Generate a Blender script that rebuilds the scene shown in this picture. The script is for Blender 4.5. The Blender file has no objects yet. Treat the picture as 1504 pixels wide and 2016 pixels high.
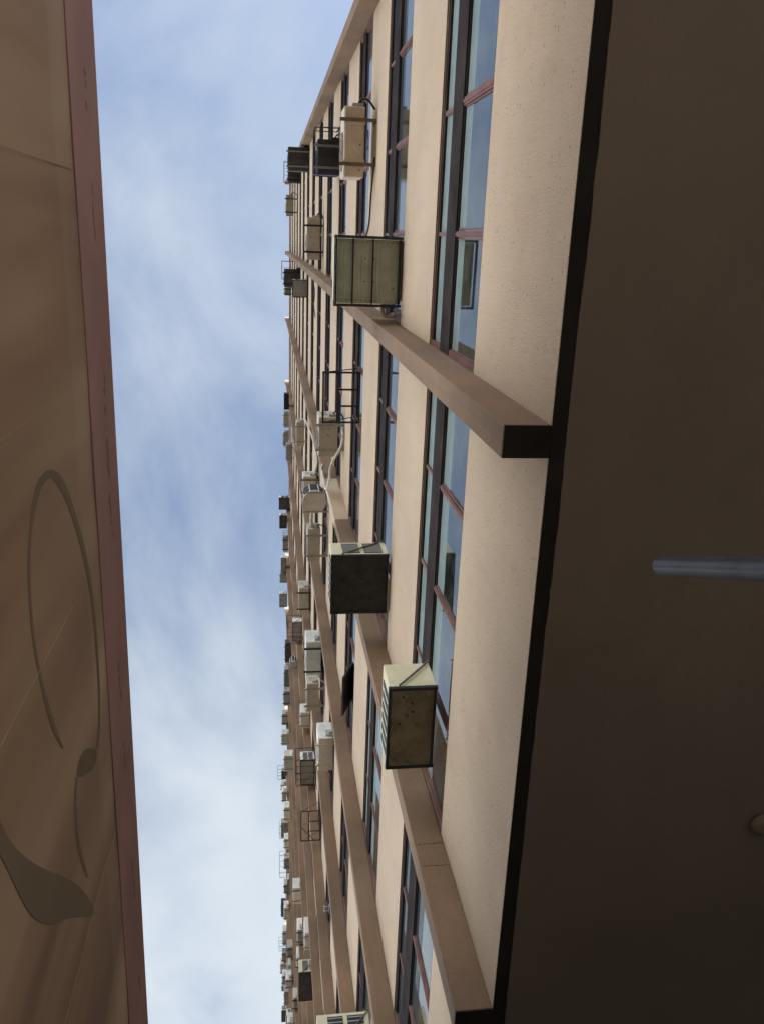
import bpy, bmesh, math, random
from mathutils import Vector, Matrix
random.seed(7)
# ---------------------------------------------------------------- camera, sky, sun
C = bpy.context.scene.collection
sc = bpy.context.scene
cd = bpy.data.cameras.new('camera'); cam = bpy.data.objects.new('camera', cd); C.objects.link(cam); sc.camera = cam
RIGHT = Vector((0.03633088, 0.99070122, -0.13111508)); UP = Vector((0.94985478, 0.00654135, 0.31262294)); FWD = Vector((-0.3105736, 0.13589815, 0.94078464))
cam.matrix_world = Matrix(((RIGHT.x, UP.x, -FWD.x, 0), (RIGHT.y, UP.y, -FWD.y, 0), (RIGHT.z, UP.z, -FWD.z, 0), (0, 0, 0, 1)))
cd.sensor_fit = 'VERTICAL'; cd.sensor_height = 36; cd.sensor_width = 27; cd.lens = 29.30; cd.clip_start = .02; cd.clip_end = 2000
SUN = Vector((.62, .50, .72)).normalized()
w = bpy.data.worlds.new('World'); sc.world = w; w.use_nodes = True
nt = w.node_tree; N = nt.nodes; N.clear(); L = nt.links.new
def nd(N, t, **k):
    n = N.new(t)
    for a, v in k.items():
        if a.startswith('i_'): n.inputs[a[2:].replace('_', ' ')].default_value = v
        else: setattr(n, a, v)
    return n
sky = nd(N, 'ShaderNodeTexSky', sky_type='NISHITA', sun_disc=False)
sky.sun_elevation = math.asin(SUN.z); sky.sun_rotation = math.atan2(SUN.x, SUN.y); sky.dust_density = 1.2; sky.air_density = 1.1
tc = nd(N, 'ShaderNodeTexCoord'); sx = nd(N, 'ShaderNodeSeparateXYZ'); L(tc.outputs['Generated'], sx.inputs[0])
mz = nd(N, 'ShaderNodeMath', operation='MAXIMUM'); mz.inputs[1].default_value = .08; L(sx.outputs['Z'], mz.inputs[0])
dv = nd(N, 'ShaderNodeVectorMath', operation='DIVIDE'); cb = nd(N, 'ShaderNodeCombineXYZ')
for i in range(3): L(mz.outputs[0], cb.inputs[i])
L(tc.outputs['Generated'], dv.inputs[0]); L(cb.outputs[0], dv.inputs[1])
mp = nd(N, 'ShaderNodeMapping'); mp.inputs['Scale'].default_value = (1.0, 1.35, 1); mp.inputs['Rotation'].default_value = (0, 0, .6); mp.inputs['Location'].default_value = (3.3, 1.7, .4); L(dv.outputs[0], mp.inputs[0])
n1 = nd(N, 'ShaderNodeTexNoise', i_Scale=2.1, i_Detail=10.0, i_Roughness=.55, i_Distortion=.35); L(mp.outputs[0], n1.inputs['Vector'])
n2 = nd(N, 'ShaderNodeTexNoise', i_Scale=.8, i_Detail=3.0, i_Roughness=.5); L(mp.outputs[0], n2.inputs['Vector'])
ad = nd(N, 'ShaderNodeMath', operation='MULTIPLY_ADD'); ad.inputs[1].default_value = .75; L(n2.outputs['Fac'], ad.inputs[0]); L(n1.outputs['Fac'], ad.inputs[2])
# more cloud towards the low sky along the street
sp = nd(N, 'ShaderNodeSeparateXYZ'); L(dv.outputs[0], sp.inputs[0])
bx_ = nd(N, 'ShaderNodeMath', operation='MULTIPLY'); bx_.inputs[1].default_value = -.15; L(sp.outputs['X'], bx_.inputs[0])
a2 = nd(N, 'ShaderNodeMath', operation='ADD'); L(ad.outputs[0], a2.inputs[0]); L(bx_.outputs[0], a2.inputs[1])
rp = nd(N, 'ShaderNodeMapRange', interpolation_type='SMOOTHSTEP'); rp.inputs['From Min'].default_value = .62; rp.inputs['From Max'].default_value = 1.26; rp.inputs['To Max'].default_value = .95; L(a2.outputs[0], rp.inputs['Value'])
hz = nd(N, 'ShaderNodeMapRange'); hz.inputs['From Min'].default_value = .58; hz.inputs['From Max'].default_value = .25; L(sx.outputs['Z'], hz.inputs['Value'])
mx = nd(N, 'ShaderNodeMath', operation='MAXIMUM'); L(rp.outputs[0], mx.inputs[0]); L(hz.outputs[0], mx.inputs[1])
# cloud brightness: thin near the zenith, glowing low in the sky
cbz = nd(N, 'ShaderNodeMapRange'); cbz.inputs['From Min'].default_value = .62; cbz.inputs['From Max'].default_value = .22; cbz.inputs['To Min'].default_value = 6.3; cbz.inputs['To Max'].default_value = 34.0; L(sx.outputs['Z'], cbz.inputs['Value'])
cc = nd(N, 'ShaderNodeVectorMath', operation='SCALE'); cc.inputs[0].default_value = (.86, .94, 1.02); L(cbz.outputs[0], cc.inputs['Scale'])
sg = nd(N, 'ShaderNodeMix', data_type='RGBA', blend_type='MULTIPLY'); sg.inputs['Factor'].default_value = 1; L(sky.outputs[0], sg.inputs['A']); sg.inputs['B'].default_value = (1.46,1.51,1.54,1)
mm = nd(N, 'ShaderNodeMix', data_type='RGBA'); L(mx.outputs[0], mm.inputs['Factor']); L(sg.outputs['Result'], mm.inputs['A']); L(cc.outputs[0], mm.inputs['B'])
bg = nd(N, 'ShaderNodeBackground'); bg.inputs['Strength'].default_value = .1; L(mm.outputs['Result'], bg.inputs['Color'])
wo = nd(N, 'ShaderNodeOutputWorld'); L(bg.outputs[0], wo.inputs[0])
sl = bpy.data.lights.new('sun', 'SUN'); sl.energy = 3.2; sl.angle = math.radians(.5); sl.color = (1, .95, .88)
so = bpy.data.objects.new('sun', sl); C.objects.link(so); so.rotation_euler = SUN.to_track_quat('Z', 'Y').to_euler()
sc.view_settings.view_transform = 'Standard'; sc.view_settings.look = 'None'; sc.view_settings.gamma = 1; sc.view_settings.exposure = .5

# ---------------------------------------------------------------- helpers
def tag(o, label=None, cat=None, group=None, kind=None):
    if label: o['label'] = label
    if cat: o['category'] = cat
    if group: o['group'] = group
    if kind: o['kind'] = kind
    return o
def empty(name, loc, label, cat, group=None):
    o = bpy.data.objects.new(name, None); C.objects.link(o); o.location = loc; o.empty_display_size = .2
    return tag(o, label, cat, group)
class MB:
    """collects shapes given in the coordinates of the thing they belong to"""
    def __init__(s): s.bm = bmesh.new(); s.mi = 0
    def box(s, a, b):
        x0, x1 = sorted((a[0], b[0])); y0, y1 = sorted((a[1], b[1])); z0, z1 = sorted((a[2], b[2]))
        v = [s.bm.verts.new(p) for p in ((x0,y0,z0),(x1,y0,z0),(x1,y1,z0),(x0,y1,z0),(x0,y0,z1),(x1,y0,z1),(x1,y1,z1),(x0,y1,z1))]
        for f in ((0,3,2,1),(4,5,6,7),(0,1,5,4),(1,2,6,5),(2,3,7,6),(3,0,4,7)):
            s.bm.faces.new([v[i] for i in f]).material_index = s.mi
        return s
    def bar(s, p, q, r, n=8, r2=None):
        p = Vector(p); q = Vector(q); d = (q - p).normalized(); r2 = r if r2 is None else r2
        a = d.orthogonal().normalized(); b = d.cross(a)
        A = [s.bm.verts.new(p + (a*math.cos(t) + b*math.sin(t))*r) for t in [2*math.pi*i/n for i in range(n)]]
        B = [s.bm.verts.new(q + (a*math.cos(t) + b*math.sin(t))*r2) for t in [2*math.pi*i/n for i in range(n)]]
        for i in range(n):
            f = s.bm.faces.new((A[i], A[(i+1) % n], B[(i+1) % n], B[i])); f.smooth = n > 6; f.material_index = s.mi
        s.bm.faces.new(A[::-1]).material_index = s.mi; s.bm.faces.new(B).material_index = s.mi
        return s
    def tube(s, pts, r, n=8, it=2):
        pts = [Vector(p) for p in pts]
        for _ in range(it):
            o = [pts[0]]
            for a, b in zip(pts, pts[1:]): o += [a.lerp(b, .25), a.lerp(b, .75)]
            pts = o + [pts[-1]]
        ring = []; ref = Vector((.13, .2, .97))
        for i, p in enumerate(pts):
            d = (pts[min(i+1, len(pts)-1)] - pts[max(i-1, 0)]).normalized()
            a = d.cross(ref); a = a.normalized() if a.length > .05 else d.orthogonal().normalized(); b = d.cross(a); ref = ref
            ring.append([s.bm.verts.new(p + (a*math.cos(t) + b*math.sin(t))*r) for t in [2*math.pi*k/n for k in range(n)]])
        for A, B in zip(ring, ring[1:]):
            for i in range(n):
                f = s.bm.faces.new((A[i], A[(i+1) % n], B[(i+1) % n], B[i])); f.smooth = True; f.material_index = s.mi
        s.bm.faces.new(ring[0][::-1]); s.bm.faces.new(ring[-1])
        return s
    def prism(s, pts, d):
        """extrude polygon pts (3-D) by vector d"""
        d = Vector(d); A = [s.bm.verts.new(Vector(p)) for p in pts]; B = [s.bm.verts.new(Vector(p) + d) for p in pts]; n = len(A)
        s.bm.faces.new(A[::-1]).material_index = s.mi; s.bm.faces.new(B).material_index = s.mi
        for i in range(n): s.bm.faces.new((A[i], A[(i+1) % n], B[(i+1) % n], B[i])).material_index = s.mi
        return s
    def build(s, name, mat, parent=None, bevel=0, off=None, seg=2):
        if off is not None: bmesh.ops.translate(s.bm, verts=s.bm.verts, vec=-Vector(off))
        bmesh.ops.recalc_face_normals(s.bm, faces=s.bm.faces)
        if bevel: 
            es = [e for e in s.bm.edges if len(e.link_faces) == 2 and e.calc_face_angle(0) > .6]
            bmesh.ops.bevel(s.bm, geom=es, offset=bevel, segments=seg, profile=.6, affect='EDGES', clamp_overlap=True)
        me = bpy.data.meshes.new(name); s.bm.to_mesh(me); s.bm.free()
        for m in (mat if isinstance(mat, (list, tuple)) else [mat]): me.materials.append(m)
        o = bpy.data.objects.new(name, me); C.objects.link(o)
        if parent: o.parent = parent
        return o

# ---------------------------------------------------------------- materials
def mat(name, col, rough=.8, scale=2.0, amt=.12, grain=0, gscale=120, bump=.0, bscale=60, streak=0, stain=None, stain_amt=0, pits=0, metal=0, spec=.3, rnd=0):
    m = bpy.data.materials.new(name); m.use_nodes = True; N = m.node_tree.nodes; L = m.node_tree.links.new
    b = N['Principled BSDF']; b.inputs['Roughness'].default_value = rough; b.inputs['Metallic'].default_value = metal; b.inputs['Specular IOR Level'].default_value = spec
    tc = N.new('ShaderNodeTexCoord'); vec = tc.outputs['Object']
    def noise(s, det=4, v=None, rg=.55):
        n = nd(N, 'ShaderNodeTexNoise', i_Scale=s, i_Detail=float(det), i_Roughness=rg); L(v or vec, n.inputs['Vector']); return n.outputs['Fac']
    def mixc(a, bcol, fac, bt='MIX'):
        x = nd(N, 'ShaderNodeMix', data_type='RGBA', blend_type=bt)
        if isinstance(a, tuple): x.inputs['A'].default_value = a
        else: L(a, x.inputs['A'])
        x.inputs['B'].default_value = bcol; L(fac, x.inputs['Factor']); return x.outputs['Result']
    def rng(v, a, c, lo=0., hi=1.):
        r = nd(N, 'ShaderNodeMapRange'); r.inputs['From Min'].default_value = a; r.inputs['From Max'].default_value = c
        r.inputs['To Min'].default_value = lo; r.inputs['To Max'].default_value = hi; L(v, r.inputs['Value']); return r.outputs[0]
    c4 = lambda c: (c[0], c[1], c[2], 1)
    dark = c4([x*(1-amt*2) for x in col]); 
    c = mixc(c4([min(1, x*(1+amt)) for x in col]), dark, rng(noise(scale, 5), .3, .75))
    if rnd:
        oi = N.new('ShaderNodeObjectInfo'); c = mixc(c, c4([x*(1-rnd) for x in col]), oi.outputs['Random'])
    if streak:
        mp = nd(N, 'ShaderNodeMapping'); mp.inputs['Scale'].default_value = (6, 6, .35); L(vec, mp.inputs[0])
        c = mixc(c, c4([x*.55 for x in col]), rng(noise(1.6, 5, mp.outputs[0]), .5, .8, 0, streak))
    if stain:
        c = mixc(c, c4(stain), rng(noise(scale*1.7, 7, None, .65), .55, .72, 0, stain_amt))
    if grain: c = mixc(c, c4([x*.5 for x in col]), rng(noise(gscale, 3), .45, .75, 0, grain))
    if pits:
        v = nd(N, 'ShaderNodeTexVoronoi', i_Scale=24.0); L(vec, v.inputs['Vector'])
        k = nd(N, 'ShaderNodeMath', operation='LESS_THAN'); k.inputs[1].default_value = .15; L(v.outputs['Distance'], k.inputs[0])
        g = nd(N, 'ShaderNodeMath', operation='MULTIPLY'); L(k.outputs[0], g.inputs[0]); L(rng(noise(7, 3), .46, .6, 0, pits), g.inputs[1])
        c = mixc(c, c4([x*.3 for x in col]), g.outputs[0])
    L(c, b.inputs['Base Color'])
    if bump:
        bp = N.new('ShaderNodeBump'); bp.inputs['Strength'].default_value = bump; bp.inputs['Distance'].default_value = .02; L(noise(bscale, 5), bp.inputs['Height']); L(bp.outputs[0], b.inputs['Normal'])
    return m
BEIGE = (.53, .39, .262)
M = {}
M['stucco'] = mat('stucco_beige', BEIGE, .9, .8, .07, grain=.7, gscale=105, bump=.4, bscale=120, streak=.13, stain=(.46, .30, .185), stain_amt=.5, pits=.9)
M['pier'] = mat('pier_brown', (.215, .133, .078), .85, .7, .18, grain=.3, gscale=60, bump=.25, bscale=40, streak=.45, stain=(.29, .155, .09), stain_amt=.6)
M['cap'] = mat('pale_pink_cap', (.62, .48, .38), .85, 2, .06)
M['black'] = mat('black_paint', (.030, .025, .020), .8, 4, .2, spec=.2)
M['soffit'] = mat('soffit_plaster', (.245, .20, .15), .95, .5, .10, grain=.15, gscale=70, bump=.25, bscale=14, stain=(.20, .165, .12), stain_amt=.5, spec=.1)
M['lintel'] = mat('lintel_brown', (.20, .13, .08), .8, 3, .12)
M['bead'] = mat('lintel_bead', (.45, .34, .25), .8, 3, .1)
M['frame'] = mat('frame_red_oxide', (.17, .075, .055), .6, 3, .2, stain=(.11, .048, .036), stain_amt=.7, grain=.2)
M['framed'] = mat('frame_dark', (.045, .036, .034), .95, 3, .2, spec=0)
M['interior'] = mat('room_plaster', (.72, .76, .74), .9, 1, .06)
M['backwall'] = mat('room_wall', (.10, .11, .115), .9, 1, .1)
M['pave'] = mat('pavement', (.28, .26, .24), .95, 1, .15, grain=.3, bump=.3)
M['asphalt'] = mat('asphalt', (.05, .05, .052), .95, 1, .15, grain=.3, bump=.3)
M['plaster2'] = mat('warm_plaster', (.48, .41, .32), .9, .5, .1, grain=.3, streak=.3)
M['glass2'] = mat('dark_glass', (.03, .035, .04), .08, 2, .1, spec=.6)
M['kerb'] = mat('kerbstone', (.33, .32, .30), .9, 1, .15, grain=.3)
M['coping'] = mat('roof_coping', (.21, .135, .10), .8, 1, .1)
def simp(n, c, **k): return mat(n, c, **k)
U = {'beige': simp('casing_beige', (.54, .49, .39), rough=.55, scale=4, amt=.1, grain=.25, gscale=40, stain=(.20, .15, .10), stain_amt=.55, rnd=.2),
     'tan': simp('casing_tan', (.56, .46, .34), rough=.55, scale=4, amt=.1, grain=.2, gscale=40, stain=(.30, .19, .12), stain_amt=.4),
     'white': simp('casing_white', (.80, .76, .66), rough=.5, scale=4, amt=.08, grain=.15, gscale=40, stain=(.38, .31, .22), stain_amt=.4, rnd=.25),
     'grey': simp('casing_grey', (.42, .40, .35), rough=.6, scale=4, amt=.15, grain=.25, gscale=40, stain=(.14, .12, .10), stain_amt=.5, rnd=.2),
     'navy': simp('casing_navy', (.045, .055, .075), rough=.55, scale=4, amt=.25, stain=(.10, .09, .08), stain_amt=.5),
     'dark': simp('casing_dark', (.11, .10, .095), rough=.6, scale=4, amt=.25, stain=(.10, .08, .07), stain_amt=.5),
     'dust': simp('casing_dusty', (.095, .085, .08), rough=.7, scale=3, amt=.3, stain=(.04, .035, .035), stain_amt=.8),
     'cream': simp('casing_cream', (.66, .57, .36), rough=.5, scale=4, amt=.08, grain=.15, gscale=40, stain=(.35, .25, .14), stain_amt=.4),
     'black': simp('casing_black', (.028, .027, .026), rough=.6, scale=7, amt=.3, stain=(.055, .05, .045), stain_amt=.8),
     'tray': simp('casing_olive', (.36, .385, .29), rough=.6, scale=5, amt=.12, grain=.2, gscale=50, stain=(.30, .26, .18), stain_amt=.35),
     'brown': simp('rusty_brown', (.075, .045, .035), rough=.8, scale=6, amt=.3)}
M['iron'] = simp('angle_iron', (.028, .027, .027), rough=.6, scale=9, amt=.3, stain=(.09, .05, .03), stain_amt=.45)
M['galv'] = simp('galvanised', (.36, .36, .33), rough=.5, scale=9, amt=.15, metal=.4, stain=(.2, .13, .08), stain_amt=.5)
M['rustb'] = simp('rusted_strap', (.17, .14, .10), rough=.8, scale=9, amt=.25, stain=(.10, .06, .03), stain_amt=.7)
M['grille'] = simp('fan_grille', (.03, .032, .035), rough=.6, scale=8, amt=.2)
M['under'] = simp('base_pan', (.17, .15, .10), rough=.8, scale=5, amt=.25, stain=(.06, .045, .03), stain_amt=.8)
M['foam'] = simp('pipe_foam', (.60, .55, .45), rough=.9, scale=14, amt=.2, stain=(.3, .23, .15), stain_amt=.7)
M['cable'] = simp('cable_black', (.02, .02, .02), rough=.6, scale=5, amt=.2)
M['tube'] = simp('steel_pole', (.085, .088, .09), rough=.32, scale=12, amt=.2, metal=.5)
M['lamp'] = simp('lamp_white', (.75, .75, .7), rough=.5, scale=5, amt=.05)
M['red'] = mat('banner_red', (.29, .145, .12), .75, 3, .1, stain=(.21, .085, .08), stain_amt=.4, spec=.2)
M['swirl'] = mat('banner_swirl', (.155, .105, .06), .8, 3, .08, spec=.1)
M['scuff'] = mat('banner_scuff', (.18, .085, .07), .8, 3, .1)
CUR = [simp('curtain_' + n, c, rough=.9, scale=5, amt=.15) for n, c in (('grey', (.10, .11, .12)), ('violet', (.08, .05, .09)), ('white', (.5, .52, .52)), ('brown', (.10, .07, .06)))]

M['blind'] = simp('roller_blind', (.42, .50, .48), rough=.9, scale=3, amt=.12)
def glass_mat(name='window_glass', ior=2.9, lo=.02, hi=.16, dc=(.28, .28, .26, 1)):
    m = bpy.data.materials.new(name); m.use_nodes = True; N = m.node_tree.nodes; L = m.node_tree.links.new; N.clear()
    tr = nd(N, 'ShaderNodeBsdfTransparent'); tr.inputs[0].default_value = (.80, .95, .92, 1)
    gl = nd(N, 'ShaderNodeBsdfGlossy'); gl.inputs['Roughness'].default_value = .02; gl.inputs['Color'].default_value = (.97, 1.0, 1.0, 1)
    df = nd(N, 'ShaderNodeBsdfDiffuse'); df.inputs[0].default_value = dc
    fr = nd(N, 'ShaderNodeFresnel'); fr.inputs['IOR'].default_value = ior
    tc = nd(N, 'ShaderNodeTexCoord'); no = nd(N, 'ShaderNodeTexNoise', i_Scale=.6, i_Detail=1.0); L(tc.outputs['Object'], no.inputs['Vector'])
    bp = nd(N, 'ShaderNodeBump'); bp.inputs['Strength'].default_value = .05; bp.inputs['Distance'].default_value = .2; L(no.outputs['Fac'], bp.inputs['Height']); L(bp.outputs[0], gl.inputs['Normal'])
    m1 = nd(N, 'ShaderNodeMixShader'); L(fr.outputs[0], m1.inputs[0]); L(tr.outputs[0], m1.inputs[1]); L(gl.outputs[0], m1.inputs[2])
    n2 = nd(N, 'ShaderNodeTexNoise', i_Scale=5.0, i_Detail=6.0); L(tc.outputs['Object'], n2.inputs['Vector'])
    mr = nd(N, 'ShaderNodeMapRange'); mr.inputs['From Min'].default_value = .45; mr.inputs['From Max'].default_value = .8; mr.inputs['To Min'].default_value = lo; mr.inputs['To Max'].default_value = hi; L(n2.outputs['Fac'], mr.inputs['Value'])
    m2 = nd(N, 'ShaderNodeMixShader'); L(mr.outputs[0], m2.inputs[0]); L(m1.outputs[0], m2.inputs[1]); L(df.outputs[0], m2.inputs[2])
    o = nd(N, 'ShaderNodeOutputMaterial'); L(m2.outputs[0], o.inputs[0]); return m
M['glass'] = glass_mat(); M['glass_dark'] = glass_mat('dark_window_glass', ior=1.7); M['dusty'] = glass_mat('diffuse_glass', 2.9, .72, .95, (.22, .26, .24, 1)); M['diffuse_dark'] = glass_mat('diffuse_dark_glass', 2.0, .6, .95, (.05, .055, .06, 1))  # last two: mostly diffuse panes, greenish grey and near-black

def banner_mat():
    m = bpy.data.materials.new('banner_print'); m.use_nodes = True; N = m.node_tree.nodes; L = m.node_tree.links.new
    b = N['Principled BSDF']; b.inputs['Roughness'].default_value = .6; b.inputs['Specular IOR Level'].default_value = .25
    tc = nd(N, 'ShaderNodeTexCoord'); mp = nd(N, 'ShaderNodeMapping'); mp.inputs['Scale'].default_value = (1, 1, .16); L(tc.outputs['Object'], mp.inputs[0])
    n = nd(N, 'ShaderNodeTexNoise', i_Scale=1.7, i_Detail=3.0, i_Roughness=.5); L(mp.outputs[0], n.inputs['Vector'])
    r = nd(N, 'ShaderNodeValToRGB'); L(n.outputs['Fac'], r.inputs[0]); e = r.color_ramp.elements
    e[0].position = .40; e[0].color = (.18, .082, .042, 1); e[1].position = .61; e[1].color = (.35, .21, .115, 1)
    x = e.new(.5); x.color = (.265, .145, .074, 1)
    n3 = nd(N, 'ShaderNodeTexNoise', i_Scale=.9, i_Detail=2.0); L(tc.outputs['Object'], n3.inputs['Vector'])
    mx = nd(N, 'ShaderNodeMix', data_type='RGBA', blend_type='MULTIPLY'); mx.inputs['Factor'].default_value = .5; L(r.outputs[0], mx.inputs['A']); L(n3.outputs['Fac'], mx.inputs['B'])
    mx2 = nd(N, 'ShaderNodeMix', data_type='RGBA', blend_type='MIX'); mx2.inputs['Factor'].default_value = .45; L(mx.outputs['Result'], mx2.inputs['A']); L(r.outputs[0], mx2.inputs['B'])
    L(mx2.outputs['Result'], b.inputs['Base Color'])
    w_ = nd(N, 'ShaderNodeTexNoise', i_Scale=9.0, i_Detail=3.0); L(mp.outputs[0], w_.inputs['Vector'])
    bp = nd(N, 'ShaderNodeBump'); bp.inputs['Strength'].default_value = .2; bp.inputs['Distance'].default_value = .02; L(w_.outputs['Fac'], bp.inputs['Height']); L(bp.outputs[0], b.inputs['Normal'])
    return m
M['banner'] = banner_mat()

# ---------------------------------------------------------------- dimensions (metres, camera at the origin, street 1.6 m below)
D = 1.41; X0 = 2.967; SP = 3.819; PW = .174; PD = .245; H0 = 3.954; T1 = 5.627; FH = 3.3006; WH = 1.651; HT = 51.03; NB = 19; NF = 14; GZ = -1.6
XE = X0 - SP*NB - PW
def px(k): return X0 - SP*k
# ---------------------------------------------------------------- setting
g = MB(); v = [g.bm.verts.new(p) for p in ((-900, -900, GZ), (900, -900, GZ), (900, 900, GZ), (-900, 900, GZ))]; g.bm.faces.new(v)
tag(g.build('ground', M['asphalt']), kind='structure')
p = MB(); p.box((-75, -.9, GZ - .05), (5.5, 6.0, GZ + .004)); tag(p.build('pavement', M['pave']), kind='structure')
p = MB(); p.box((-75, -1.05, GZ - .05), (5.5, -.9, GZ + .06)); tag(p.build('kerb', M['kerb'], bevel=.01), kind='structure')

# ---------------------------------------------------------------- the building
BO = (X0, D, GZ)
bld = empty('apartment_building', BO, 'tall beige and brown apartment block with ribbon windows and dark ground floor soffit', 'building')
def part(mb, name, m, parent=bld, bevel=0): return mb.build(name, m, parent, bevel, off=BO)
YW = 1.447            # glass plane
YB = D + .30          # wall thickness
for i in range(NF + 1):                       # beige spandrel bands
    z0 = H0 if i == 0 else T1 + (i-1)*FH + WH
    z1 = T1 + i*FH if i < NF else HT - .12
    mb = MB()
    mb.box((XE, D, z0), (X0, YB, z1)); part(mb, 'spandrel_band', M['stucco'], bevel=.006)
mb = MB(); mb.box((XE - .02, D - .05, HT - .118), (X0 + .02, YB + .1, HT)); part(mb, 'roof_coping', M['coping'])
for k in range(NB + 1):
    mb = MB(); bmv = mb.box((px(k) - PW, D - PD, H0 + .002), (px(k), D - .002, HT + .25))
    part(mb, 'pier', M['pier'], bevel=.007)
    mb = MB(); mb.box((px(k) - PW - .02, D - PD - .04, HT + .252), (px(k) + .02, D + .02, HT + .72)); part(mb, 'pier_cap', M['cap'])
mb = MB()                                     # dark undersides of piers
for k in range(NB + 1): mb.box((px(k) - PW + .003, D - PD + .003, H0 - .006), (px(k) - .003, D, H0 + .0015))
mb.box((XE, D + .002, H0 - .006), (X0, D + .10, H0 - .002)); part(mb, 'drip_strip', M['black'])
# soffit with a rough plaster edge, made from a strip that wanders a little
mb = MB(); n = 900; xs = [X0 + (XE - X0)*((i/n)**1.8) for i in range(n + 1)]
rr = random.Random(3); off = 0; front = []
for x in xs:
    off = off*.9 + rr.uniform(-.0022, .0022); front.append(D + .082 + off + (rr.random() < .03)*rr.uniform(-.006, .004))
A = [mb.bm.verts.new((x, y, H0 - .014)) for x, y in zip(xs, front)]; B = [mb.bm.verts.new((x, 6.0, H0 - .014)) for x in xs]; Cc = [mb.bm.verts.new((x, y, H0 - .004)) for x, y in zip(xs, front)]
for i in range(n):
    mb.bm.faces.new((A[i], B[i], B[i+1], A[i+1])); mb.bm.faces.new((Cc[i], A[i], A[i+1], Cc[i+1]))
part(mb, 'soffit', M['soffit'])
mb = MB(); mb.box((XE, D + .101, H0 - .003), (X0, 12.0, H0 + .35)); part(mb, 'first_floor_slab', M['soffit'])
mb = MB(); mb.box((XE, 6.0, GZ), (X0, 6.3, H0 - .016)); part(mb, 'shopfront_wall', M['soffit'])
# rooms: slabs, cross walls, back wall, roof and end walls
mb = MB()
for i in range(NF):
    zb = T1 + i*FH + WH
    mb.box((XE + .2, YB + .002, zb + .05), (X0 - .2, 5.2, zb + .40))
for k in range(NB + 1):
    x = px(k) - PW/2; mb.box((x - .06, YB + .004, H0 + .36), (x + .06, 5.198, HT - .5))
part(mb, 'room_interior', M['interior'])
for k in range(NB + 1):
    mb = MB(); mb.box((px(k) - PW + .001, D + .003, H0 + .2), (px(k) - .0015, YB - .012, HT - .2)); part(mb, 'wall_column', M['lintel'])
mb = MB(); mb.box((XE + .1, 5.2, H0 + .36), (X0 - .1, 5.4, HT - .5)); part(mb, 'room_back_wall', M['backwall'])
mb = MB(); mb.box((XE, YB + .002, HT - .49), (X0, 12, HT - .2)); mb.box((X0 - .19, YB + .003, H0 + .36), (X0 - .001, 12, HT - .5)); mb.box((XE, YB + .003, H0 + .36), (XE + .19, 12, HT - .5)); mb.box((XE, 11.8, H0 + .36), (X0, 12.1, HT - .21))
part(mb, 'rear_walls', M['stucco'])
for i in range(NF):                            # brown plastered head of each window row with a lighter drip bead
    zb = T1 + i*FH + WH
    mb = MB(); mb.box((XE, D + .004, zb - .006), (X0, D + .030, zb - .0005)); mb.mi = 1; mb.box((XE, D + .013, zb - .012), (X0, D + .018, zb - .0062))
    part(mb, 'window_head', [M['lintel'], M['bead']])
# windows
def win_geo(k, i):
    xa = px(k) - PW; xb = px(k+1); z0 = T1 + i*FH; z1 = z0 + WH - .0065; w_ = (xa - xb)/4
    zt = z0 + .90; fr = MB(); yb = YW + .03
    fr.box((xb, D + .0305, z1 - .03), (xa, yb, z1)); fr.box((xb, D + .012, z0 + .0), (xa, yb, z0 + .05))
    fr.box((xb, D + .014, z0 + .051), (xb + .045, yb, z1 - .031)); fr.box((xa - .045, D + .014, z0 + .051), (xa, yb, z1 - .031))
    for j in (1, 2, 3):
        x = xb + w_*j; wd = .021 if j != 2 else .027
        fr.box((x - wd, D + .016, z0 + .0505), (x + wd, yb, zt - .001)); fr.box((x - wd*.7, D + .019, zt + .341), (x + wd*.7, yb, z1 - .0305))
        fr.box((x - wd*.35, D + .010, z0 + .052), (x + wd*.35, D + .0158, zt - .003))
    trl = []
    for j in range(4):                        # inner sash rails
        a = xb + w_*j + (.046 if j == 0 else .031); b_ = xb + w_*(j+1) - (.046 if j == 3 else .031)
        trl.append((a, b_)); fr.box((a, YW - .012, z0 + .0515), (b_, YW + .012, z0 + .085))
        fr.box((a, YW - .012, z0 + .0855), (a + .010, YW + .012, zt - .036)); fr.box((b_ - .010, YW - .012, z0 + .0855), (b_, YW + .012, zt - .036))
    tr = MB(); tr.box((xb + .001, D + .010, zt), (xa - .001, yb, zt + .34)); tr.box((xb + .046, D + .018, z1 - .075), (xa - .046, yb, z1 - .0305))
    for a, b_ in trl: tr.box((a, YW - .014, zt - .014), (b_, YW + .012, zt + .001))
    gl = MB(); hs = .22 + .10*((k*7 + i*3) % 5)/4; gl.box((xb + .02, YW, z0 + .03), (xa - .02, YW + .004, zt - hs)); gl.mi = 1; gl.box((xb + .02, YW, zt - hs), (xa - .02, YW + .004, zt)); gl.box((xb + .02, YW, zt + .3), (xa - .02, YW + .004, z1 - .04))
    return fr, tr, gl, (xb, w_, z0, z1, zt)
wins = sorted(((k, i) for k in range(NB) for i in range(NF)), key=lambda t: (T1 + t[1]*FH)**2*.35 + (px(t[0]) - 2)**2 * .6 + (t[1] > 7)*900)
big = wins[:98]; rest = wins[98:]
rw = random.Random(11)
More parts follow.
